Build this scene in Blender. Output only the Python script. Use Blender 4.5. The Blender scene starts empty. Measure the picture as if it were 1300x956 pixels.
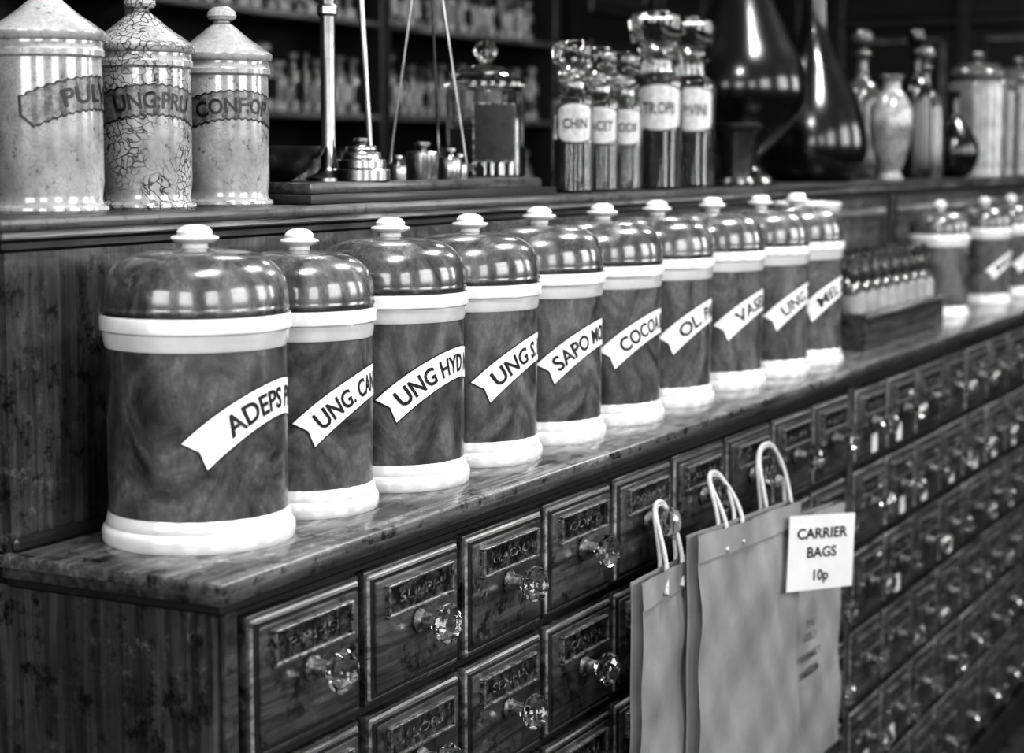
import bpy, bmesh, math, random
from mathutils import Vector, Matrix, Euler
rnd=random.Random(7)
COL=bpy.context.scene.collection
pi=math.pi

# ------------------------------------------------------------------ materials
def mat_new(name):
    m=bpy.data.materials.new(name); m.use_nodes=True
    nt=m.node_tree; b=nt.nodes["Principled BSDF"]
    return m,nt,b
def g(v): return (v,v,v,1)
def setv(b,**k):
    for n,v in k.items():
        b.inputs[n.replace("_"," ")].default_value=v
def coords(nt,scale):
    tc=nt.nodes.new("ShaderNodeTexCoord"); mp=nt.nodes.new("ShaderNodeMapping")
    mp.inputs["Scale"].default_value=scale
    nt.links.new(tc.outputs["Object"],mp.inputs["Vector"]); return mp
def ramp(nt,src,stops):
    r=nt.nodes.new("ShaderNodeValToRGB"); e=r.color_ramp.elements
    while len(e)<len(stops): e.new(0.5)
    for i,(p,v) in enumerate(stops): e[i].position=p; e[i].color=g(v)
    nt.links.new(src,r.inputs["Fac"]); return r
def noise(nt,vec,scale,detail=4,rough=.55,dist=0):
    n=nt.nodes.new("ShaderNodeTexNoise"); n.inputs["Scale"].default_value=scale
    n.inputs["Detail"].default_value=detail; n.inputs["Roughness"].default_value=rough
    n.inputs["Distortion"].default_value=dist
    nt.links.new(vec.outputs[0],n.inputs["Vector"]); return n
def mixc(nt,a,b,mode="MULTIPLY",fac=1.0):
    m=nt.nodes.new("ShaderNodeMix"); m.data_type='RGBA'; m.blend_type=mode
    m.inputs[0].default_value=fac
    nt.links.new(a,m.inputs[6]); nt.links.new(b,m.inputs[7]); return m.outputs[2]
def bump(nt,b,src,strength,dist=.002):
    bp=nt.nodes.new("ShaderNodeBump"); bp.inputs["Strength"].default_value=strength
    bp.inputs["Distance"].default_value=dist
    nt.links.new(src,bp.inputs["Height"]); nt.links.new(bp.outputs["Normal"],b.inputs["Normal"])
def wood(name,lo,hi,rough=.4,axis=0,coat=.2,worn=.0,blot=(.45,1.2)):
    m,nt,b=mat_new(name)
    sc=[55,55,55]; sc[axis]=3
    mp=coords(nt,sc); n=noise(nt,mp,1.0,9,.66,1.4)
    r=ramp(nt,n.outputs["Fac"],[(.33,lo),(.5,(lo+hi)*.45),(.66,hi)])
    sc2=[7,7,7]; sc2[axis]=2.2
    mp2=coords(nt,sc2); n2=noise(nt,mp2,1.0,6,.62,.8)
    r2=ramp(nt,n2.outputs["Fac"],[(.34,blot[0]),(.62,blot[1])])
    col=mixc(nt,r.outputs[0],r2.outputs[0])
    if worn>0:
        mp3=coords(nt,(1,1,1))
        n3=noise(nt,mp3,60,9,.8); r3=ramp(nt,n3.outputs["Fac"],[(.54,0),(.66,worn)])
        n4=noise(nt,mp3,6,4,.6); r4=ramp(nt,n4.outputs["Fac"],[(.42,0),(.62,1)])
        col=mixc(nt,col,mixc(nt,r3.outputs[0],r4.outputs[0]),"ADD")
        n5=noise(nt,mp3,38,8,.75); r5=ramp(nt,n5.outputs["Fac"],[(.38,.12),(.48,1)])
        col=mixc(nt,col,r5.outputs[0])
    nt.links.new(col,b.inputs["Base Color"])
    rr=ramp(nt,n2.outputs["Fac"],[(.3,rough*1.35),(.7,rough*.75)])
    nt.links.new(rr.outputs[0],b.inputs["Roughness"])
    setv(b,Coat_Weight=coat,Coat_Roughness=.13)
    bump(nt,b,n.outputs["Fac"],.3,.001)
    return m
def plain(name,v,rough=.4,metal=0,coat=0,var=.0,scale=30,bmp=0):
    m,nt,b=mat_new(name); setv(b,Base_Color=g(v),Roughness=rough,Metallic=metal,Coat_Weight=coat,Coat_Roughness=.06)
    mp=coords(nt,(1,1,1)); n=noise(nt,mp,scale,5,.6)
    r=ramp(nt,n.outputs["Fac"],[(.3,v*(1-var)),(.7,min(1,v*(1+var)))])
    nt.links.new(r.outputs[0],b.inputs["Base Color"])
    if bmp: bump(nt,b,n.outputs["Fac"],bmp,.002)
    return m
def speck(name,lo,hi,scale,p0,p1,rough=.4,metal=0,coat=0):
    m,nt,b=mat_new(name); mp=coords(nt,(1,1,1)); n=noise(nt,mp,scale,8,.75)
    r=ramp(nt,n.outputs["Fac"],[(p0,lo),(p1,hi)]); nt.links.new(r.outputs[0],b.inputs["Base Color"])
    setv(b,Roughness=rough,Metallic=metal,Coat_Weight=coat); return m
def glassm(name,v=.95,rough=.02,ior=1.45):
    m,nt,b=mat_new(name); setv(b,Base_Color=g(v),Roughness=rough,Transmission_Weight=1.0,IOR=ior)
    return m
M={}
M['counter_top']=wood("polished_mahogany_top",.04,.20,.22,0,.45,.12,(.42,1.15))
M['wood_h']=wood("mahogany_horizontal",.012,.075,.4,0,.25,.06)
M['wood_v']=wood("mahogany_vertical",.013,.075,.36,2,.3,.08,(.5,1.15))
M['drawer']=wood("mahogany_drawer",.010,.085,.33,0,.35,.13)
M['wood_dark']=wood("dark_carcass_wood",.003,.016,.45,0,.15)
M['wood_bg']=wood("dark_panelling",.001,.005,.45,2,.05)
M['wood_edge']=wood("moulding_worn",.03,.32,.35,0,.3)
M['wood_shelf']=wood("shelf_edge_worn",.03,.14,.4,0,.1)
M['cream']=plain("cream_glaze",.49,.18,0,.5,.16,16)
M['ink']=plain("black_lettering",.008,.4)
M['labelwhite']=plain("label_white",.62,.35,0,.2,.08,40)
M['bottlelabel']=plain("bottle_paper_label",.30,.4,0,.2,.3,90)
M['outline']=plain("label_outline",.02,.35)
def glaze(name,lo,hi,rough,coat,crough):
    m,nt,b=mat_new(name); mp=coords(nt,(1,1,.7))
    oi=nt.nodes.new("ShaderNodeObjectInfo"); va=nt.nodes.new("ShaderNodeVectorMath"); va.operation='ADD'
    nt.links.new(mp.outputs[0],va.inputs[0])
    cx=nt.nodes.new("ShaderNodeCombineXYZ"); ml=nt.nodes.new("ShaderNodeMath"); ml.operation='MULTIPLY'; ml.inputs[1].default_value=17
    nt.links.new(oi.outputs["Random"],ml.inputs[0]); nt.links.new(ml.outputs[0],cx.inputs[0]); nt.links.new(cx.outputs[0],va.inputs[1])
    n=noise(nt,va,16,9,.62,1.6); r=ramp(nt,n.outputs["Fac"],[(.32,lo),(.5,(lo+hi)*.42),(.68,hi)])
    n2=noise(nt,va,180,3,.6); r2=ramp(nt,n2.outputs["Fac"],[(.32,.75),(.7,1.2)])
    n3=noise(nt,va,40,9,.8); r3=ramp(nt,n3.outputs["Fac"],[(.58,0),(.76,.11)])
    col=mixc(nt,mixc(nt,r.outputs[0],r2.outputs[0]),r3.outputs[0],"ADD")
    nt.links.new(col,b.inputs["Base Color"])
    rr=ramp(nt,n.outputs["Fac"],[(.3,rough),(.7,rough*1.8)]); nt.links.new(rr.outputs[0],b.inputs["Roughness"])
    setv(b,Coat_Weight=coat,Coat_Roughness=crough)
    bump(nt,b,n3.outputs["Fac"],.06,.001)
    return m
M['glaze']=glaze("dark_jar_glaze",.018,.115,.28,.4,.10)
M['lidglaze']=glaze("dark_lid_glaze",.025,.13,.18,.6,.09)
def stone(name,crack):
    m,nt,b=mat_new(name); mp=coords(nt,(1,1,1))
    n=noise(nt,mp,11,8,.65); r=ramp(nt,n.outputs["Fac"],[(.32,.13),(.5,.24),(.68,.34)])
    ng=noise(nt,mp,90,9,.8); rg=ramp(nt,ng.outputs["Fac"],[(.35,.3),(.43,1)])
    col=mixc(nt,r.outputs[0],rg.outputs[0])
    v=nt.nodes.new("ShaderNodeTexVoronoi"); v.feature='DISTANCE_TO_EDGE'; v.inputs["Scale"].default_value=120
    wn=noise(nt,mp,30,2)
    nt.links.new(mixc(nt,mp.outputs[0],wn.outputs["Color"],"LINEAR_LIGHT",.02),v.inputs["Vector"])
    r2=ramp(nt,v.outputs["Distance"],[(.0,.08),(.11,1.0)])
    wn2=noise(nt,mp,16,4); msk=ramp(nt,wn2.outputs["Fac"],[(.38,0),(.48,crack)])
    mm=nt.nodes.new("ShaderNodeMix"); mm.data_type='RGBA'; mm.blend_type='MULTIPLY'
    nt.links.new(msk.outputs[0],mm.inputs[0]); nt.links.new(col,mm.inputs[6]); nt.links.new(r2.outputs[0],mm.inputs[7])
    nt.links.new(mm.outputs[2],b.inputs["Base Color"])
    setv(b,Roughness=.2,Coat_Weight=.5,Coat_Roughness=.06)
    return m
M['stone']=stone("stoneware_glaze",.2); M['stonecrack']=stone("crackled_stoneware_glaze",1.0)
M['band']=speck("worn_label_band",.012,.15,110,.36,.66,.4,0,.2)
M['glass']=glassm("clear_glass"); M['knobglass']=glassm("cut_glass",.97,.01,1.5)
M['darkglass']=plain("dark_coloured_glass",.004,.22,0,.18)
M['greyglass']=plain("grey_bottle_glass",.05,.15,0,.4,.4,20)
M['powder_d']=plain("dark_contents",.016,.8,0,0,.5,60)
M['brass']=plain("brass",.28,.28,1,0,.3,40); M['steel']=plain("steel",.26,.28,1,0,.2,40)
M['darkmetal']=plain("dark_metal",.05,.3,.8,0,.3,40)
M['brassdull']=speck("aged_brass",.025,.24,150,.40,.62,.4,.6)
M['plate']=speck("black_glass_label",.005,.10,70,.46,.66,.2,0,.5)
M['gold']=speck("worn_gilt_lettering",.012,.24,140,.46,.60,.4,.2)
M['paper']=plain("kraft_paper",.19,.75,0,0,.14,18,.35); M['handle']=plain("twisted_paper_cord",.30,.7,0,0,.2,300,.4)
M['card']=plain("white_card",.50,.6,0,0,.05,30)
M['bg1']=plain("bg_bottle_a",.05,.25,0,.3,.5,30); M['bg2']=plain("bg_bottle_b",.010,.2,0,.3); M['bg3']=plain("bg_bottle_c",.12,.4,0,.1,.4,30)
M['bglabel']=plain("bg_labels",.22,.5,0,0,.3,30)
M['jarpale']=plain("pale_jar_contents",.14,.25,0,.4,.4,30)
M['wall']=plain("plaster_wall",.13,.8,0,0,.1,3,.1); M['ceil']=plain("ceiling_paint",.32,.85,0,0,.05,3)
M['floor']=wood("floor_boards",.006,.02,.5,0,.05)
M['white']=plain("white_paint",.6,.4,0,0,.05,20)

# ------------------------------------------------------------------ mesh builder
class B:
    def __init__(s): s.v=[]; s.f=[]; s.m=[]; s.mats=[]
    def mi(s,k):
        if k not in s.mats: s.mats.append(k)
        return s.mats.index(k)
    def add(s,vs,fs,k,mx=None):
        o=len(s.v)
        s.v+= [tuple(mx@Vector(v)) if mx else tuple(v) for v in vs]
        i=s.mi(k)
        for f in fs: s.f.append([a+o for a in f]); s.m.append(i)
    def box(s,x0,x1,y0,y1,z0,z1,k,bev=0,seg=1,mx=None):
        vs,fs=bevbox(round(x1-x0,5),round(y1-y0,5),round(z1-z0,5),bev,seg)
        T=Matrix.Translation(((x0+x1)/2,(y0+y1)/2,(z0+z1)/2))
        s.add(vs,fs,k,(mx@T) if mx else T)
    def lathe(s,prof,k,seg=48,mx=None,off=(0,0,0),rot=0,cap=True):
        vs=[];fs=[];n=len(prof)
        for i in range(seg):
            a=2*pi*i/seg+rot
            for r,z in prof: vs.append((r*math.cos(a)+off[0],r*math.sin(a)+off[1],z+off[2]))
        for i in range(seg):
            j=(i+1)%seg
            for q in range(n-1):
                fs.append([i*n+q,j*n+q,j*n+q+1,i*n+q+1])
        if cap:
            if prof[0][0]>1e-5: fs.append([i*n for i in reversed(range(seg))])
            if prof[-1][0]>1e-5: fs.append([i*n+n-1 for i in range(seg)])
        s.add(vs,fs,k,mx)
    def tube(s,pts,r,k,seg=8,closed=False):
        pts=[Vector(p) for p in pts]; n=len(pts); vs=[];fs=[]
        up=Vector((0,1,0.01)).normalized()
        for i,p in enumerate(pts):
            t=(pts[min(i+1,n-1)]-pts[max(i-1,0)]).normalized()
            a=t.cross(up)
            if a.length<1e-3: a=t.cross(Vector((1,0,0)))
            a.normalize(); b=t.cross(a)
            for j in range(seg):
                w=2*pi*j/seg; vs.append(tuple(p+a*(r*math.cos(w))+b*(r*math.sin(w))))
        for i in range(n-1):
            for j in range(seg):
                q=(j+1)%seg; fs.append([i*seg+j,i*seg+q,(i+1)*seg+q,(i+1)*seg+j])
        fs.append(list(range(seg))[::-1]); fs.append([(n-1)*seg+j for j in range(seg)])
        s.add(vs,fs,k)
    def obj(s,name,loc=(0,0,0),smooth=True,rotz=0,parent=None):
        me=bpy.data.meshes.new(name); me.from_pydata(s.v,[],s.f)
        for k in s.mats: me.materials.append(M[k])
        me.polygons.foreach_set("material_index",s.m)
        bm=bmesh.new(); bm.from_mesh(me); bmesh.ops.remove_doubles(bm,verts=[v for v in bm.verts],dist=1e-6)
        bmesh.ops.recalc_face_normals(bm,faces=bm.faces); bm.to_mesh(me); bm.free()
        if smooth:
            me.shade_smooth(); me.set_sharp_from_angle(angle=math.radians(33))
        o=bpy.data.objects.new(name,me); o.location=loc; o.rotation_euler=(0,0,rotz); COL.objects.link(o)
        if parent: o.parent=parent
        return o
_bb={}
def bevbox(sx,sy,sz,bev,seg):
    key=(sx,sy,sz,bev,seg)
    if key not in _bb:
        bm=bmesh.new(); bmesh.ops.create_cube(bm,size=1)
        for v in bm.verts: v.co=Vector((v.co.x*sx,v.co.y*sy,v.co.z*sz))
        if bev: bmesh.ops.bevel(bm,geom=list(bm.edges),offset=bev,segments=seg,affect='EDGES',profile=.6)
        bm.verts.index_update()
        _bb[key]=([tuple(v.co) for v in bm.verts],[[v.index for v in f.verts] for f in bm.faces]); bm.free()
    return _bb[key]
_tx={}
def textmesh(s,bold=.022):
    if s not in _tx:
        c=bpy.data.curves.new("t",'FONT'); c.body=s; c.size=1; c.offset=bold; c.resolution_u=3
        o=bpy.data.objects.new("t",c); COL.objects.link(o)
        dg=bpy.context.evaluated_depsgraph_get(); dg.update()
        me=bpy.data.meshes.new_from_object(o.evaluated_get(dg))
        vs=[(v.co.x,v.co.y) for v in me.vertices]; fs=[list(p.vertices) for p in me.polygons]
        bpy.data.objects.remove(o); bpy.data.meshes.remove(me)
        _tx[s]=(vs,fs)
    return _tx[s]
def cylmap(R,aC,u,z):
    a=aC+u/R; return (R*math.sin(a),-R*math.cos(a),z)
def bmap(u,v,k,zc):
    n=math.sqrt(1+4*k*k*u*u); return (u+v*2*k*u/n, zc-k*u*u+v/n)
def banner(b,R,aC,s0,s1,k,zc,t,mk,notch=.3,off=.0006,rag=0):
    vs=[];fs=[];N=60;J=6
    for i in range(N+1):
        for j in range(J+1):
            v=-t/2+t*j/J; w=1-abs(v)/(t/2)
            lo=-s0+notch*t*w; hi=s1-notch*t*w
            u=lo+(hi-lo)*i/N
            vv=v+rag*math.sin(i*1.9+j*2.3)*(1 if j in(0,J) else 0)
            uu,z=bmap(u,vv,k,zc); vs.append(cylmap(R+off,aC,uu,z))
    for i in range(N):
        for j in range(J):
            a=i*(J+1)+j; fs.append([a,a+J+1,a+J+2,a+1])
    b.add(vs,fs,mk)
def btext(b,R,aC,u0,width,h,k,zc,s,mk,off=.0012):
    vs,fs=textmesh(s)
    x0=min(v[0] for v in vs); x1=max(v[0] for v in vs); sx=width/(x1-x0); sy=h/.70
    out=[]
    for x,y in vs:
        u=u0+(x-x0)*sx; v=(y-.35)*sy
        uu,z=bmap(u,v,k,zc); out.append(cylmap(R+off,aC,uu,z))
    b.add(out,fs,mk)
def flattext(b,s,x,y,z,w,h,mk,ang=0):
    vs,fs=textmesh(s); x0=min(v[0] for v in vs); x1=max(v[0] for v in vs)
    ca,sa=math.cos(ang),math.sin(ang); out=[]
    for vx,vy in vs:
        a=(vx-x0)/(x1-x0)*w; c=vy/.7*h
        out.append((x+a*ca-c*sa,y,z+a*sa+c*ca))
    b.add(out,fs,mk)

# ------------------------------------------------------------------ room
FZ=-.12
def simple_box(name,x0,x1,y0,y1,z0,z1,k):
    b=B(); b.box(x0,x1,y0,y1,z0,z1,k); return b.obj(name,smooth=False)
X0,X1,Y0,Y1,H=-2.5,9.0,-2.4,3.4,3.1
simple_box("floor",X0-.1,X1+.1,Y0-.1,Y1+.1,FZ-.05,FZ,'floor')
simple_box("ceiling",X0-.1,X1+.1,Y0-.1,Y1+.1,H,H+.05,'ceil')
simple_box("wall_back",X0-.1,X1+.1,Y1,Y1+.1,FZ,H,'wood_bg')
simple_box("wall_right",X1,X1+.1,Y0,Y1,FZ,H,'wood_bg')
b=B()
for y in [-1.2,-.1,1.0,1.62,2.24,2.86]:
    b.box(X1-.05,X1,y-.035,y+.035,FZ,H,'wood_dark',.01)
for z in (.9,1.42,1.95,2.6): b.box(X1-.045,X1,Y0,Y1,z-.03,z+.03,'wood_dark',.01)
for y in [-.1,1.0,1.62,2.24]:
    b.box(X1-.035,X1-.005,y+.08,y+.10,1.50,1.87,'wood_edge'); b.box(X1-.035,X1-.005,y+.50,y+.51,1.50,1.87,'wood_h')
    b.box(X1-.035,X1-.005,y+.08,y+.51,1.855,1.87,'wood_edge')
b.obj("trim_1",smooth=False)
def wall_with_windows(name,axis,pos,a0,a1,wins,sill,head,thick=.1):
    b=B()
    def seg(p,q,z0,z1):
        if q-p<1e-4: return
        if axis=='y': b.box(p,q,pos-thick,pos,z0,z1,'wall')
        else: b.box(pos-thick,pos,p,q,z0,z1,'wall')
    cur=a0
    for (p,q) in wins:
        seg(cur,p,FZ,H); seg(p,q,FZ,sill); seg(p,q,head,H); cur=q
    seg(cur,a1,FZ,H); b.obj(name,smooth=False)
wF=[(-1.6,-.2),(.9,2.3),(3.4,4.8),(5.9,7.3)]; wL=[(-1.5,-.1),(.7,2.3)]
wall_with_windows("wall_front",'y',Y0,X0-.1,X1+.1,wF,1.2,2.75)
wall_with_windows("wall_left",'x',X0,Y0,Y1,wL,1.2,2.75)
def area(name,loc,rot,sx,sy,e):
    l=bpy.data.lights.new(name,'AREA'); l.shape='RECTANGLE'; l.size=sx; l.size_y=sy; l.energy=e
    o=bpy.data.objects.new(name,l); o.location=loc; o.rotation_euler=rot; COL.objects.link(o); return o
n=1
for p,q in wF:
    b=B()
    for x in (p+.03,q-.03): b.box(x-.03,x+.03,Y0-.07,Y0-.02,1.2,2.75,'white')
    for z in (1.23,1.98,2.72): b.box(p,q,Y0-.07,Y0-.02,z-.02,z+.02,'white')
    b.obj("window_%d"%n,smooth=False); n+=1
    area("daylight_window",((p+q)/2,Y0-.12,1.98),(pi/2,0,0),q-p,1.55,62)
for p,q in wL:
    b=B()
    for y in (p+.03,q-.03): b.box(X0-.07,X0-.02,y-.03,y+.03,1.2,2.75,'white')
    for z in (1.23,1.98,2.72): b.box(X0-.07,X0-.02,p,q,z-.02,z+.02,'white')
    b.obj("window_%d"%n,smooth=False); n+=1
    area("daylight_window",(X0-.12,(p+q)/2,1.98),(0,-pi/2,0),1.55,q-p,66)
for x,y,e in [(1.2,.5,50),(3.2,.5,50),(5.4,.5,44),(3.4,2.0,14),(5.4,2.0,10)]:
    b=B(); b.lathe([(.0,.0),(.07,.0),(.075,.03),(.02,.05),(.02,.07)],'brass',24)
    b.box(-.3,.3,-.06,.06,-.03,0,'white',.01)
    b.obj("ceiling_lamp",(x,y,H-.07))
    area("lamp_glow",(x,y,H-.13),(0,0,0),.55,.1,e)

# ------------------------------------------------------------------ counter
CT=.93; YF=.957; YB=1.2; XL=1.284; XR=6.7
b=B()
b.box(XL,XR,YF,YB+.02,CT-.012,CT,'counter_top',.003,2)
b.box(XL+.006,XR,YF+.006,YB+.02,CT-.024,CT-.012,'wood_h',.003,2)
b.box(XL+.014,XR,YF+.012,YB+.02,CT-.034,CT-.024,'wood_dark',.002)
b.box(XL+.022,XR-.02,.978,1.5,FZ,CT-.034,'wood_v')
b.box(XL+.022,XL+.04,.970,.978,FZ+.08,CT-.034,'wood_h',.002)
b.box(XL+.014,XL+.022,.978,1.01,FZ+.1,CT-.034,'wood_v',.002)
b.box(XL+.005,XL+.022,.965,1.5,FZ,FZ+.1,'wood_dark',.003)
b.box(XL+.01,XR-.02,.955,.978,FZ,FZ+.08,'wood_dark',.003)
rows=[(.893-.148*i,.138) for i in range(5)]+[(.893-.148*5,.17)]
cols=[]; x=1.326
for i in range(9): cols.append(x); x+=.2
xs=x; x+=.035
for i in range(17): cols.append(x); x+=.2
b.box(xs+.0,xs+.028,.962,.978,FZ+.08,CT-.034,'wood_v',.003)
for z,_h in rows: b.box(XL+.03,XR-.03,.972,.98,z-.002,z+.006,'wood_dark')
names=["P:RHEI","CRET","RAD ZING","SULPH","SEM LINI","MAG CARB","G:ACAC","FLOR","ALOES","CORT","P:IPEC","SENNA","BORAX","MYRRH","CAMPH","ALUM"]
kn=B()
knob=[(.0,-.001),(.013,-.001),(.014,.003),(.009,.008),(.008,.020),(.014,.025),(.0205,.032),(.0215,.037),(.0165,.044),(.009,.048),(.0,.049)]
RX=Matrix.Rotation(pi/2,4,'X')
for ci,cx in enumerate(cols):
    for ri,(zt,h) in enumerate(rows):
        w=.190; x0=cx+.005; z0=zt-.004-h
        jy=rnd.uniform(-.0015,.0015)
        b.box(x0,x0+w,.967+jy,.98,z0,z0+h,'drawer',.003,2)
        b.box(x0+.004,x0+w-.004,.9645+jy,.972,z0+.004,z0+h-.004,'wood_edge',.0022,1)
        b.box(x0+.0065,x0+w-.0065,.9625+jy,.972,z0+.0065,z0+h-.0065,'wood_dark',.002,1)
        b.box(x0+.012,x0+w-.012,.960+jy,.972,z0+.012,z0+h-.012,'drawer',.0035,2)
        yp=.960+jy
        px0=x0+.032;px1=x0+w-.032;pz1=z0+h-.021;pz0=pz1-.028
        b.box(px0,px1,yp-.003,yp+.002,pz0,pz1,'plate')
        for (a,c,d,e) in [(px0-.004,px1+.004,pz1,pz1+.003),(px0-.004,px1+.004,pz0-.004,pz0),(px0-.004,px0,pz0,pz1),(px1,px1+.004,pz0,pz1)]:
            b.box(a,c,yp-.006,yp+.002,d,e,'brassdull',.001)
        s=names[(ci*3+ri*5)%len(names)]
        if cx<4.2: flattext(b,s,px0+.020,yp-.0034,pz0+.009,(px1-px0)-.040,.010,'gold')
        if cx>3.1 and rnd.random()<.6:
            tx=x0+.06+rnd.uniform(-.02,.03); b.box(tx,tx+.032,yp-.0015,yp,z0+.012,z0+.045,'card')
        mx=Matrix.Translation((x0+w/2-.002,yp,z0+.070))@RX@Matrix.Rotation(rnd.uniform(0,.8),4,'Z')
        kn.lathe(knob[4:],'knobglass',10,mx)
        b.lathe(knob[:5],'brassdull',12,mx)
counter=b.obj("drawer_counter")
kn.obj("glass_drawer_knobs",smooth=False,parent=counter)

# upper shelf unit
SZ=1.245
b=B()
b.box(XL+.012,XR,YB+.010,1.5,CT,SZ-.03,'wood_v')
b.box(XL-.003,XR,YB,1.52,SZ-.012,SZ,'wood_h',.004,2)
b.box(XL+.004,XR,YB+.003,1.51,SZ-.020,SZ-.012,'wood_edge',.002)
b.box(XL+.008,XR,YB+.006,1.505,SZ-.032,SZ-.020,'wood_dark',.003)
b.box(XL+.01,XR,YB+.002,YB+.011,CT,CT+.014,'wood_dark',.004)
for x in (3.3,4.2,5.1,6.0):
    b.box(x,x+.045,YB+.001,YB+.011,CT+.014,SZ-.032,'wood_dark',.004)
for x in (3.345,4.245,5.145):
    b.box(x+.03,x+.825,YB+.004,YB+.011,SZ-.075,SZ-.06,'wood_edge',.003)
b.obj("display_shelf")

# ------------------------------------------------------------------ ointment jars
def sup(r0,z0,r1,z1,n,p=2.4):
    out=[]
    for i in range(n+1):
        t=i/n*pi/2; out.append((r1+(r0-r1)*math.cos(t)**(2/p), z0+(z1-z0)*math.sin(t)**(2/p)))
    return out
def ointment_jar(x,y,R,Hs,text,toff=.0,tw=.1,k=4.5,zc=.142,u0=.020):
    b=B(); s=R/.093; z=Hs
    body=R*.925
    b.lathe([(0,0),(R*.985,0),(R,.003*z),(R,.012*z),(R*.985,.0155*z),(R*.955,.0175*z),(R*.96,.020*z),(R*.945,.025*z),(body+.0006,.030*z)],'cream',72)
    b.lathe([(body,.029*z),(body,.193*z)],'glaze',72,cap=False)
    b.lathe([(body+.0006,.190*z),(R*.945,.194*z),(R*.955,.202*z),(R*.960,.2055*z),(R*.985,.2075*z),(R*.985,.219*z),(R*.975,.2215*z),(R*.93,.2222*z)],'cream',72,cap=False)
    b.lathe([(R*.945,.2215*z),(R*.945,.2245*z)],'ink',72,cap=False)
    lid=[(R*.93,.2238*z),(R*.958,.2242*z),(R*.966,.227*z),(R*.955,.2295*z)]+sup(R*.955,.231*z,R*.26,.2825*z,14,2.6)+[(R*.2,.2835*z),(.012*s,.284*z)]
    b.lathe(lid,'lidglaze',72,cap=False)
    q=.282*z
    b.lathe([(.016*s,q),(.0125*s,q+.003),(.0125*s,q+.006),(.021*s,q+.009),(.0235*s,q+.0115),(.0225*s,q+.0135),(.017*s,q+.015),(.0175*s,q+.018),(.0145*s,q+.022),(.008*s,q+.0245),(0,q+.025)],'cream',40)
    view=math.atan2(x,y); aL=-view+toff; half=math.radians(70)*.086/body
    hs=half*body; aC=aL+half
    if text:
        banner(b,body,aC,hs+.0018,hs+.0018,k,zc*z,.0380*z,'outline',.14,.0004)
        banner(b,body,aC,hs,hs,k,zc*z,.035*z,'labelwhite',.14,.0008)
        btext(b,body,aC,-hs+u0*z,tw,.0195*z,k,zc*z,text,'ink',.0013)
    return b.obj("ointment_jar",(x,y,CT))
d=math.radians
J=[(1.444,1.103,.0945,1.0,"ADEPS PREP",d(-3),.134,.030),
(1.622,1.102,.0825,.965,"UNG. CANTH",d(1),.116,.014),
(1.804,1.100,.0905,.99,"UNG HYD NIT",d(-5),.138,.013),
(1.992,1.100,.090,.985,"UNG S. FL",d(8),.108,.016),
(2.182,1.100,.090,1.0,"SAPO MOLL",d(5),.116,.012),
(2.372,1.096,.090,1.0,"COCOA BUT",d(4),.120,.020),
(2.578,1.100,.090,1.0,"OL. PALM",d(9),.114,.022),
(2.806,1.100,.090,1.0,"VASELINE",d(10),.120,.026),
(3.000,1.088,.089,1.0,"UNG. ZINC",d(12),.126,.022),
(3.190,1.088,.089,1.0,"MEL DEP",d(12),.115,.024)]
for x,y,R,z,t,to,tw,u0 in J: ointment_jar(x,y,R,z,t,to,tw,u0=u0)
for x,t in ((4.28,""),(4.72,"MEL B"),(5.02,"UNG PL"),(5.34,"CERA")):
    ointment_jar(x,1.11,.074,.87,t,d(12),.1)

# ------------------------------------------------------------------ stoneware drug jars on shelf
def drug_jar(x,y,s,mk,text,a_start,u0,tw):
    b=B(); r=.0535*s
    pr=[(0,0),(.056,0),(.0580,.003),(.0575,.006),(.053,.0085),(.0515,.013),(.0522,.02),(.0535,.03),(.0535,.151),(.0535,.152),(.0562,.1545),(.0565,.160),(.0550,.1625),(.0550,.1690)]
    b.lathe([(a*s,c*s) for a,c in pr],mk,64,cap=False)
    ld=[(.0545,.1685),(.0570,.1695),(.0588,.1725),(.0588,.1775),(.0565,.1800),(.0535,.1815),(.0455,.1875),(.036,.1935),(.027,.2005),(.0185,.208),(.012,.213),(.010,.2145),(.0095,.2165),(.0155,.2185),(.0175,.2225),(.0165,.2275),(.0115,.2325),(0,.2350)]
    b.lathe([(a*s,c*s) for a,c in ld],mk,64,cap=False)
    view=math.atan2(x,y); aC=-view+math.radians(a_start)
    banner(b,r,aC,.080*s,.080*s,3.0,.118*s,.034*s,'ink',-.2,.0003,.0012)
    banner(b,r,aC,.078*s,.078*s,3.0,.118*s,.030*s,'band',-.2,.0006,.0010)
    btext(b,r,aC,u0*s,tw*s,.0170*s,3.0,.118*s,text,'ink',.0011)
    return b.obj("apothecary_drug_jar",(x,y,SZ))
drug_jar(1.462,1.30,1.03,'stone',"PULV:G",62,-.045,.09)
drug_jar(1.612,1.30,1.0,'stonecrack',"UNG:PRU",14,-.044,.090)
drug_jar(1.760,1.30,.985,'stone',"CONF:OP",18,-.050,.095)

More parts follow.
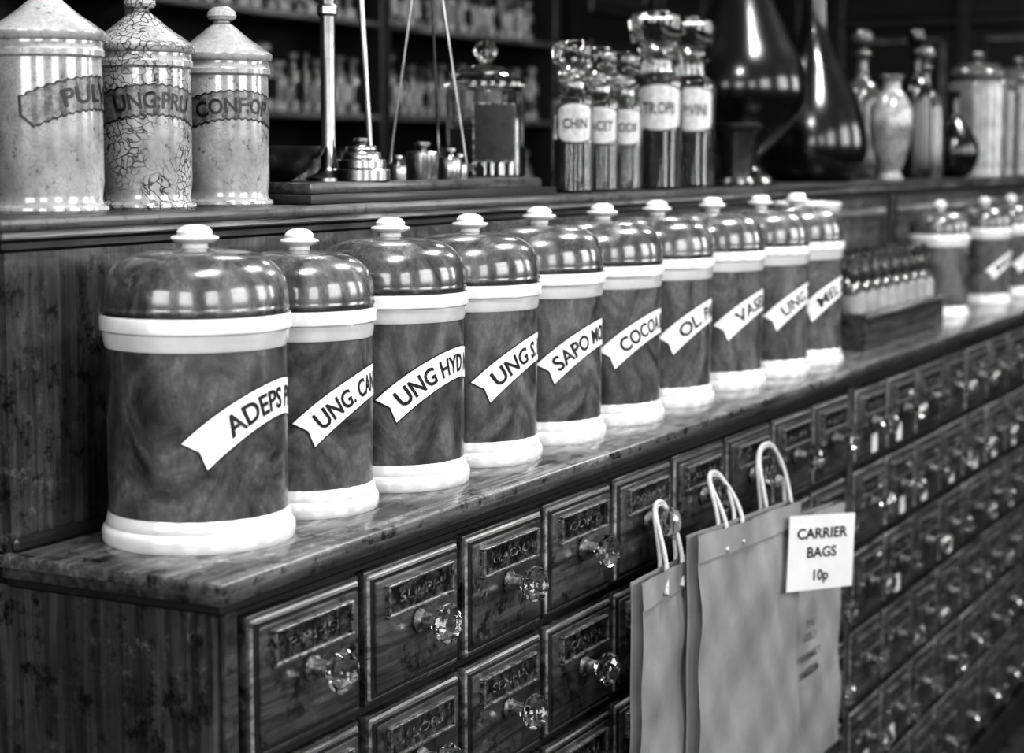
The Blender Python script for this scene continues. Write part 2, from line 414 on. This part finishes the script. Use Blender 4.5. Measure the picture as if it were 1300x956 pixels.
# ------------------------------------------------------------------ balance scale
bx=2.49
b=B()
b.box(1.83,bx,1.225,1.46,SZ,SZ+.012,'wood_dark',.003,2)
b.box(1.85,bx-.02,1.240,1.44,SZ+.012,SZ+.026,'wood_h',.004,2)
zb=SZ+.026
cx,cy=2.005,1.315
b.lathe([(0,0),(.030,0),(.030,.004),(.016,.010),(.0105,.018),(.0095,.05),(.0095,.40),(.014,.41),(.010,.43),(0,.44)],'steel',24,off=(cx,cy,zb))
b.lathe([(.0105,.21),(.013,.213),(.013,.222),(.0105,.225)],'brass',24,off=(cx,cy,zb),cap=False)
b.tube([(cx-.24,cy,zb+.405),(cx-.12,cy,zb+.42),(cx,cy,zb+.425),(cx+.12,cy,zb+.42),(cx+.24,cy,zb+.405)],.006,'brass',10)
pxx=cx+.30
top=(cx+.255,cy,zb+.40)
for k3 in range(3):
    a=k3*2*pi/3+.35
    e=(pxx+.064*math.cos(a),cy+.02+.064*math.sin(a),zb+.021)
    b.tube([top,e],.0020,'steel',6)
b.lathe([(0,.006),(.035,.007),(.055,.013),(.064,.021),(.066,.021),(.057,.011),(.036,.004),(0,.003)],'brass',36,off=(pxx,cy+.02,zb))
b.lathe([(0,0),(.02,0),(.02,.004),(0,.004)],'brass',24,off=(pxx,cy+.02,zb))
b.tube([(2.085,1.30,zb),(2.062,1.31,zb+.41)],.0042,'steel',10)
b.lathe([(0,0),(.012,0),(.010,.006),(0,.006)],'brass',16,off=(2.085,1.30,zb))
b.lathe([(0,0),(.03,0),(.05,.012),(.072,.035),(.075,.045),(.073,.045),(.069,.035),(.047,.015),(.028,.004),(0,.003)],'darkmetal',40,off=(1.93,1.36,zb))
b.obj("balance_scale")
def weight_stack(name,x,y,tiers,k='brassdull'):
    b=B(); z=0
    for r,h in tiers:
        b.lathe([(0,z),(r*.97,z),(r,z+.001),(r,z+h-.002),(r*.95,z+h),(0,z+h)],k,32); z+=h
    r=tiers[-1][0]
    b.lathe([(r*.35,z),(r*.3,z+.003),(r*.5,z+.006),(r*.45,z+.010),(0,z+.011)],k,20)
    b.obj(name,(x,y,zb))
weight_stack("stacked_scale_weights",2.02,1.275,[(.037,.016),(.032,.012),(.026,.009),(.021,.008)],'brass')
def weight(x,y,r,h):
    b=B(); b.lathe([(0,0),(r*.95,0),(r,.002),(r,h-.003),(r*.9,h),(r*.35,h+.001),(r*.25,h+.004),(r*.3,h+.006),(r*.55,h+.009),(r*.5,h+.013),(0,h+.014)],'brass' if r>.016 else 'steel',28)
    b.obj("scale_weight",(x,y,zb))
weight(2.175,1.275,.022,.038); weight(2.228,1.262,.017,.030); weight(2.268,1.270,.013,.022); weight(2.128,1.285,.012,.02)

# ------------------------------------------------------------------ glass jars & bottles on shelf
def hollow(pr,t):
    inner=[(max(r-t,0.0005),z) for r,z in pr if z>t][::-1]
    return pr+inner+[(0,t)]
def cyl_patch(b,R,aC,w,z0,z1,of,kk,rnd_=0):
    vs=[];fs=[];N=16
    for i in range(N+1):
        u=-w+2*w*i/N; c=math.sqrt(max(0,1-(u/w)**2)); zm=(z0+z1)/2; e=(z1-z0)/2*((1-rnd_)+rnd_*c)
        vs+= [cylmap(R+of,aC,u,zm-e),cylmap(R+of,aC,u,zm+e)]
    for i in range(N): fs.append([2*i,2*i+2,2*i+3,2*i+1])
    b.add(vs,fs,kk)
def glass_jar(x,y):
    b=B()
    b.lathe(hollow([(0,0),(.045,0),(.048,.004),(.030,.010),(.030,.014),(.058,.022),(.062,.028),(.062,.154),(.057,.162)],.003),'glass',48,cap=False)
    b.lathe([(0,.0265),(.0575,.0265),(.0575,.10),(0,.103)],'powder_d',40)
    b.lathe([(0,.164),(.060,.164),(.065,.166),(.065,.173),(.060,.177),(.053,.188),(.032,.197),(.010,.200),(.008,.204),(.012,.207),(.0185,.216),(.019,.224),(.014,.234),(0,.239)],'glass',48,cap=False)
    view=math.atan2(x,y); aC=-view+.25
    cyl_patch(b,.062,aC,.036,.048,.140,.0004,'gold'); cyl_patch(b,.062,aC,.0335,.051,.137,.0008,'powder_d')
    b.obj("glass_apothecary_jar",(x,y,SZ))
glass_jar(2.56,1.385)
def bottle(x,y,r,h,txt,fill=.55):
    b=B(); hb=h*.64
    pr=[(0,0),(r*.95,0),(r,.004),(r,hb*.93),(r*.95,hb*.97),(r*.7,hb*1.01),(r*.62,hb*1.04),(r*.62,hb*1.13),(r*.80,hb*1.16),(r*.82,hb*1.19),(r*.62,hb*1.20)]
    b.lathe(hollow(pr,.0025),'glass',40,cap=False)
    b.lathe([(0,.004),(r-.004,.004),(r-.004,hb*fill),(0,hb*fill)],'powder_d',32)
    t=hb*1.21
    b.lathe([(0,t-.02),(r*.45,t-.02),(r*.52,t-.001),(r*.62,t+.001),(r*.62,t+.006),(r*.52,t+.009),(r*.6,t+.013),(r*.92,t+.019),(r*.97,t+.026),(r*.97,h-.012),(r*.8,h-.004),(r*.5,h),(0,h)],'glass',14,cap=False)
    view=math.atan2(x,y); aC=-view+.15
    cyl_patch(b,r,aC,r*.92,hb*.50,hb*.93,.0004,'outline',.3); cyl_patch(b,r,aC,r*.84,hb*.52,hb*.91,.0008,'bottlelabel',.3)
    vs,fs=textmesh(txt); a0=min(v[0] for v in vs); a1=max(v[0] for v in vs)
    b.add([cylmap(r+.0012,aC,((v[0]-a0)/(a1-a0)-.5)*r*1.2,hb*.66+v[1]/.7*hb*.10) for v in vs],fs,'ink')
    b.obj("stoppered_bottle",(x,y,SZ))
bottle(2.655,1.28,.034,.240,"CHIN"); bottle(2.775,1.29,.034,.236,"ACET"); bottle(2.895,1.30,.034,.234,"SODII")
bottle(3.035,1.30,.050,.312,"TR.OPII"); bottle(3.19,1.30,.050,.312,"SP:VINI")
b=B(); b.lathe([(0,0),(.040,0),(.042,.005),(.038,.010),(.032,.016),(.032,.03),(.037,.075),(.042,.104),(.048,.108),(.051,.113),(.051,.120),(.046,.121),(.040,.108),(.032,.06),(.02,.03),(0,.028)],'darkmetal',40)
b.obj("bronze_mortar",(3.40,1.285,SZ))
def smooth_prof(pts,n=8):
    out=[]; P=[pts[0]]+pts+[pts[-1]]; zlo=min(p[1] for p in pts)
    for i in range(1,len(P)-2):
        for j in range(n):
            t=j/n; o=[]
            for c in (0,1):
                a,bb,cc,dd=P[i-1][c],P[i][c],P[i+1][c],P[i+2][c]
                o.append(.5*((2*bb)+(-a+cc)*t+(2*a-5*bb+4*cc-dd)*t*t+(-a+3*bb-3*cc+dd)*t**3))
            out.append((max(o[0],0),max(o[1],zlo)))
    out.append(pts[-1]); return out
def show_globe(x,y,s):
    b=B()
    if s==1: pr=[(0,0),(.070,0),(.072,.008),(.060,.018),(.040,.032),(.034,.048),(.050,.062),(.085,.095),(.122,.14),(.138,.19),(.130,.24),(.100,.30),(.068,.37),(.045,.44),(.036,.49),(.042,.50),(.042,.51),(.03,.512)]
    else: pr=[(0,0),(.075,0),(.10,.012),(.122,.05),(.126,.10),(.112,.16),(.080,.23),(.050,.29),(.033,.35),(.030,.42),(.036,.43),(.036,.44),(.02,.44)]
    b.lathe(smooth_prof(pr,5),'darkglass',64)
    zt=.51 if s==1 else .44
    b.lathe(smooth_prof([(0,zt-.005),(.02,zt),(.018,zt+.015),(.034,.03+zt),(.036,.06+zt),(.02,.10+zt),(.008,.14+zt),(0,.16+zt)],4),'darkglass',32)
    b.obj("show_globe_carboy",(x,y,SZ))
show_globe(3.62,1.36,1); show_globe(4.09,1.36,2)
def lathe_obj(name,x,y,z,parts,seg=40):
    b=B()
    for pr,k in parts: b.lathe(smooth_prof(pr,4),k,seg,cap=False)
    b.obj(name,(x,y,z))
vase=[(0,0),(.03,0),(.032,.006),(.026,.02),(.040,.06),(.052,.12),(.050,.17),(.034,.205),(.024,.215),(.022,.235),(.030,.25),(.026,.25),(.016,.235),(.0,.22)]
lathe_obj("glazed_vase",4.40,1.265,SZ,[(vase,'stonecrack')])
def flask(name,x,y,k,R,h):
    pr=[(0,0),(R*.8,0),(R*.95,.006),(R,h*.12),(R*.97,h*.5),(R*.7,h*.62),(R*.32,h*.68),(R*.28,h*.8),(R*.42,h*.82),(R*.40,h*.84),(R*.2,h*.84)]
    lathe_obj(name,x,y,SZ,[(pr,k),([(0,h*.83),(R*.22,h*.84),(R*.25,h*.87),(R*.5,h*.91),(R*.45,h*.97),(0,h)],k)])
flask("glass_bottle",4.60,1.40,'greyglass',.055,.38); flask("glass_bottle",4.63,1.27,'darkglass',.045,.38)
flask("glass_bottle",4.86,1.31,'greyglass',.055,.35)
lathe_obj("round_flask",5.02,1.27,SZ,[([(0,0),(.03,0),(.055,.02),(.068,.06),(.062,.10),(.035,.14),(.017,.165),(.015,.22),(.022,.23),(.018,.23)],'darkglass')])
flask("glass_bottle",5.20,1.42,'greyglass',.05,.36)
def lidjar(x,y,R,h,k):
    lathe_obj("lidded_glass_jar",x,y,SZ,[([(0,0),(R*.95,0),(R,.006),(R,h*.35),(R,h*.72),(R*.85,h*.76),(R*.85,h*.78)],k),([(R*.95,h*.78),(R*1.02,h*.79),(R*1.0,h*.84),(R*.6,h*.90),(R*.15,h*.92),(R*.25,h*.96),(R*.15,h),(0,h)],'greyglass')])
lidjar(5.44,1.31,.085,.36,'jarpale'); lidjar(5.74,1.33,.075,.34,'bg1'); lidjar(5.98,1.31,.085,.37,'jarpale'); lidjar(6.25,1.32,.08,.36,'bg1')

# ------------------------------------------------------------------ crate with bottles, white dish
b=B()
cx0,cx1,cy0,cy1=3.44,4.02,1.030,1.165; ch=.070
b.box(cx0,cx1,cy0,cy0+.008,CT,CT+ch,'wood_h',.001); b.box(cx0,cx1,cy1-.008,cy1,CT,CT+ch,'wood_h',.001)
b.box(cx0,cx0+.008,cy0+.008,cy1-.008,CT,CT+ch,'wood_h',.001); b.box(cx1-.008,cx1,cy0+.008,cy1-.008,CT,CT+ch,'wood_h',.001)
b.box(cx0-.003,cx1+.003,cy0-.003,cy0,CT+ch-.008,CT+ch,'wood_edge',.001)
b.box(cx0+.008,cx1-.008,cy0+.008,cy1-.008,CT,CT+.008,'wood_dark')
i=0
for x in [3.480+.071*j for j in range(8)]:
    for y in (1.068,1.128):
        k=['greyglass','bg1','greyglass','bg2'][i%4]; i+=1
        b.lathe([(0,0),(.026,0),(.026,.098),(.020,.112),(.010,.119),(.010,.129),(.015,.131),(.015,.136),(.006,.137)],k,20,off=(x,y,CT+.009))
        b.lathe([(.0264,.062),(.0264,.095)],'bglabel',20,off=(x,y,CT+.009),cap=False)
        b.lathe([(.006,.136),(.007,.141),(.016,.149),(.016,.165),(.007,.174),(0,.174)],'glass',10,off=(x,y,CT+.009))
b.obj("bottle_crate")
lathe_obj("white_compote_dish",3.375,1.130,CT,[([(0,0),(.042,0),(.044,.006),(.02,.025),(.014,.08),(.014,.17),(.022,.20),(.040,.235),(.060,.265),(.066,.283),(.062,.284),(.050,.262),(.02,.24),(0,.235)],'cream')])

# ------------------------------------------------------------------ carrier bags
def carrier_bag(x0,x1,yf,yb,z0,z1,bx_,hx,hz,hw,seed,logo=False,tilt=0):
    b=B(); NX,NZ=30,36
    w=x1-x0;h=z1-z0
    def P(u,v,front):
        sx=x0+w*u; sz=z0+h*v+tilt*(u-.5)
        bul=(.012*math.sin(pi*u)*(1-v*.8))
        wob=.0022*math.sin(u*9+v*5+seed)+.0016*math.sin(v*17-u*11+seed*2)+.0011*math.sin(u*31+v*23)
        cr=-.0025*abs(math.sin(pi*v*2.0))
        y=(yf-bul*.5+wob+cr) if front else (yb+wob*.3)
        return (sx,y,sz)
    for fr in (True,False):
        vs=[P(i/NX,j/NZ,fr) for i in range(NX+1) for j in range(NZ+1)]
        fs=[[i*(NZ+1)+j,(i+1)*(NZ+1)+j,(i+1)*(NZ+1)+j+1,i*(NZ+1)+j+1] for i in range(NX) for j in range(NZ)]
        b.add(vs,fs,'paper')
    for u in (0,1):
        vs=[]
        for j in range(NZ+1):
            a=P(u,j/NZ,True); c=P(u,j/NZ,False); inn=.02 if u==0 else -.02
            vs+=[a,(a[0]+inn,(a[1]+c[1])/2,a[2]),c]
        fs=[]
        for j in range(NZ):
            for q in (0,1): fs.append([3*j+q,3*j+q+1,3*j+q+4,3*j+q+3])
        b.add(vs,fs,'paper')
    vs=[P(i/NX,0,f) for i in range(NX+1) for f in (True,False)]
    b.add(vs,[[2*i,2*i+1,2*i+3,2*i+2] for i in range(NX)],'paper')
    for f,dy in ((True,-.0012),(False,.0012)):
        vs=[]
        for i in range(NX+1):
            for v in (1.0,1-.035/h):
                p=P(i/NX,v,f); vs.append((p[0],p[1]+dy,p[2]))
        b.add(vs,[[2*i,2*i+1,2*i+3,2*i+2] for i in range(NX)],'paper')
    for yy,dz,sh in ((yf-.004,0,0),(yb-.001,.004,.014)):
        pts=[]; ztop=hz+dz
        for i in range(41):
            t=i/40; s_=math.sin(pi*t)
            c_=-math.cos(pi*t)
            zr=min(1,(s_**.42) if s_>0 else 0)
            wd=hw*(1.0+.12*s_)*(abs(c_)**.8)*(1 if c_>0 else -1)
            cxm=bx_+(hx-bx_)*zr+sh*(1-zr)
            yk=yy+(.9445-yy)*zr**1.5
            base=z1-.030+tilt*((bx_-x0)/w-.5)
            pts.append((cxm+wd,yk,base+(ztop-base)*zr))
        b.tube(pts,.0032,'handle',8)
    if logo:
        cx_=x0+w*.60; zc_=z0+h*.56
        for s_,dz,ww in (("THE",.05,.03),("OLD",.03,.04),("PHARMACY",.0,.09),("MUSEUM",-.025,.07)):
            flattext(b,s_,cx_-ww/2,yf-.0115,zc_+dz-.05,ww,.012,'band')
    return b.obj("paper_carrier_bag")
carrier_bag(2.050,2.38,.893,.906,.40,.778,2.150,2.226,.842,.026,1)
carrier_bag(2.180,2.58,.868,.884,.36,.805,2.300,2.420,.852,.030,2,tilt=-.02)
carrier_bag(2.405,2.86,.890,.904,.36,.755,2.545,2.640,.862,.052,3,tilt=-.02,logo=True)
b=B()
cm=Matrix.Translation((2.575,.832,.722))@Matrix.Rotation(.10,4,'Y')@Matrix.Rotation(-.34,4,'Z')
b.box(-.078,.078,-.0006,.0006,-.054,.056,'card',mx=cm)
for s_,w_,z_ in (("CARRIER",.120,.022),("BAGS",.07,-.006),("10p",.035,-.040)):
    vs,fs=textmesh(s_); a0=min(v[0] for v in vs); a1=max(v[0] for v in vs)
    b.add([((v[0]-a0)/(a1-a0)*w_-w_/2,-.0011,z_+v[1]/.7*.015) for v in vs],fs,'ink',cm)
b.obj("carrier_bags_sign")

# ------------------------------------------------------------------ background shelving on the back wall
b=B()
bx0,bx1=2.6,6.35
shz=[.55,.85,1.14,1.436,1.73,2.02,2.31,2.6]
for z in shz:
    b.box(bx0,bx1,3.14,3.4,z-.022,z,'wood_dark',.002)
    b.box(bx0,bx1,3.128,3.14,z-.020,z-.002,'wood_shelf',.002)
x=bx0
while x<bx1+.01:
    b.box(x-.03,x+.03,3.12,3.4,FZ,2.75,'wood_dark',.003); x+=1.25
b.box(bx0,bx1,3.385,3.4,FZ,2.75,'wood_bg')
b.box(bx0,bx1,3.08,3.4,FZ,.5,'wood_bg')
b.box(bx0-.05,bx1+.05,3.10,3.4,2.7,2.78,'wood_h')
b.obj("wall_shelving")
b=B()
for z in shz[:-1]:
    x=bx0+.07
    while x<bx1-.07:
        r=rnd.choice([.024,.028,.032,.036]); h=rnd.uniform(.15,.21)
        if min(abs((x-bx0)%1.25),abs((x-bx0)%1.25-1.25))>.07:
            k=rnd.choice(['bg1','bg1','bg2','bg3','bg3'])
            b.lathe([(0,0),(r,0),(r,h*.62),(r*.5,h*.74),(r*.4,h*.84),(r*.7,h*.87),(r*.75,h*.97),(0,h)],k,12,off=(x,3.20,z))
            b.box(x-r*.6,x+r*.6,3.20-r-.003,3.20-r*.5,z+h*.18,z+h*.48,rnd.choice(['bg3','bglabel','bg2']))
        x+=r*2+rnd.uniform(.004,.02)
b.obj("shelf_bottles_row")
b=B()
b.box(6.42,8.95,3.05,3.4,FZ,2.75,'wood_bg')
for x in (6.45,7.08,7.71,8.34):
    for z0,z1 in ((.15,.95),(1.05,1.75),(1.85,2.65)):
        b.box(x,x+.56,3.03,3.05,z0,z1,'wood_dark',.004)
        for a,c,dd,e in ((x+.05,x+.51,z0+.05,z0+.062),(x+.05,x+.51,z1-.062,z1-.05),(x+.05,x+.062,z0+.05,z1-.05),(x+.498,x+.51,z0+.05,z1-.05)):
            b.box(a,c,3.02,3.03,dd,e,'wood_h',.002)
b.obj("panelled_cupboard")

# ------------------------------------------------------------------ world + camera
w=bpy.data.worlds.new("World"); bpy.context.scene.world=w; w.use_nodes=True
w.node_tree.nodes["Background"].inputs[0].default_value=g(.6); w.node_tree.nodes["Background"].inputs[1].default_value=.5
th=math.radians(27.6); ph=math.radians(5.74)
F=Vector((math.cos(th)*math.cos(ph),math.sin(th)*math.cos(ph),-math.sin(ph)))
cd=bpy.data.cameras.new("camera"); cam=bpy.data.objects.new("camera",cd); COL.objects.link(cam)
cam.location=(0,0,1.303); cam.rotation_euler=F.to_track_quat('-Z','Y').to_euler()
cd.sensor_width=36; cd.lens=2337/1300*36; cd.shift_y=-45/1300
cd.clip_start=.05
cd.dof.use_dof=True; cd.dof.focus_distance=2.04; cd.dof.aperture_fstop=4.8
bpy.context.scene.camera=cam
vs=bpy.context.scene.view_settings
vs.view_transform='Standard'
for lk in ('High Contrast','Medium High Contrast','None'):
    try: vs.look=lk; break
    except Exception: pass
vs.exposure=.12
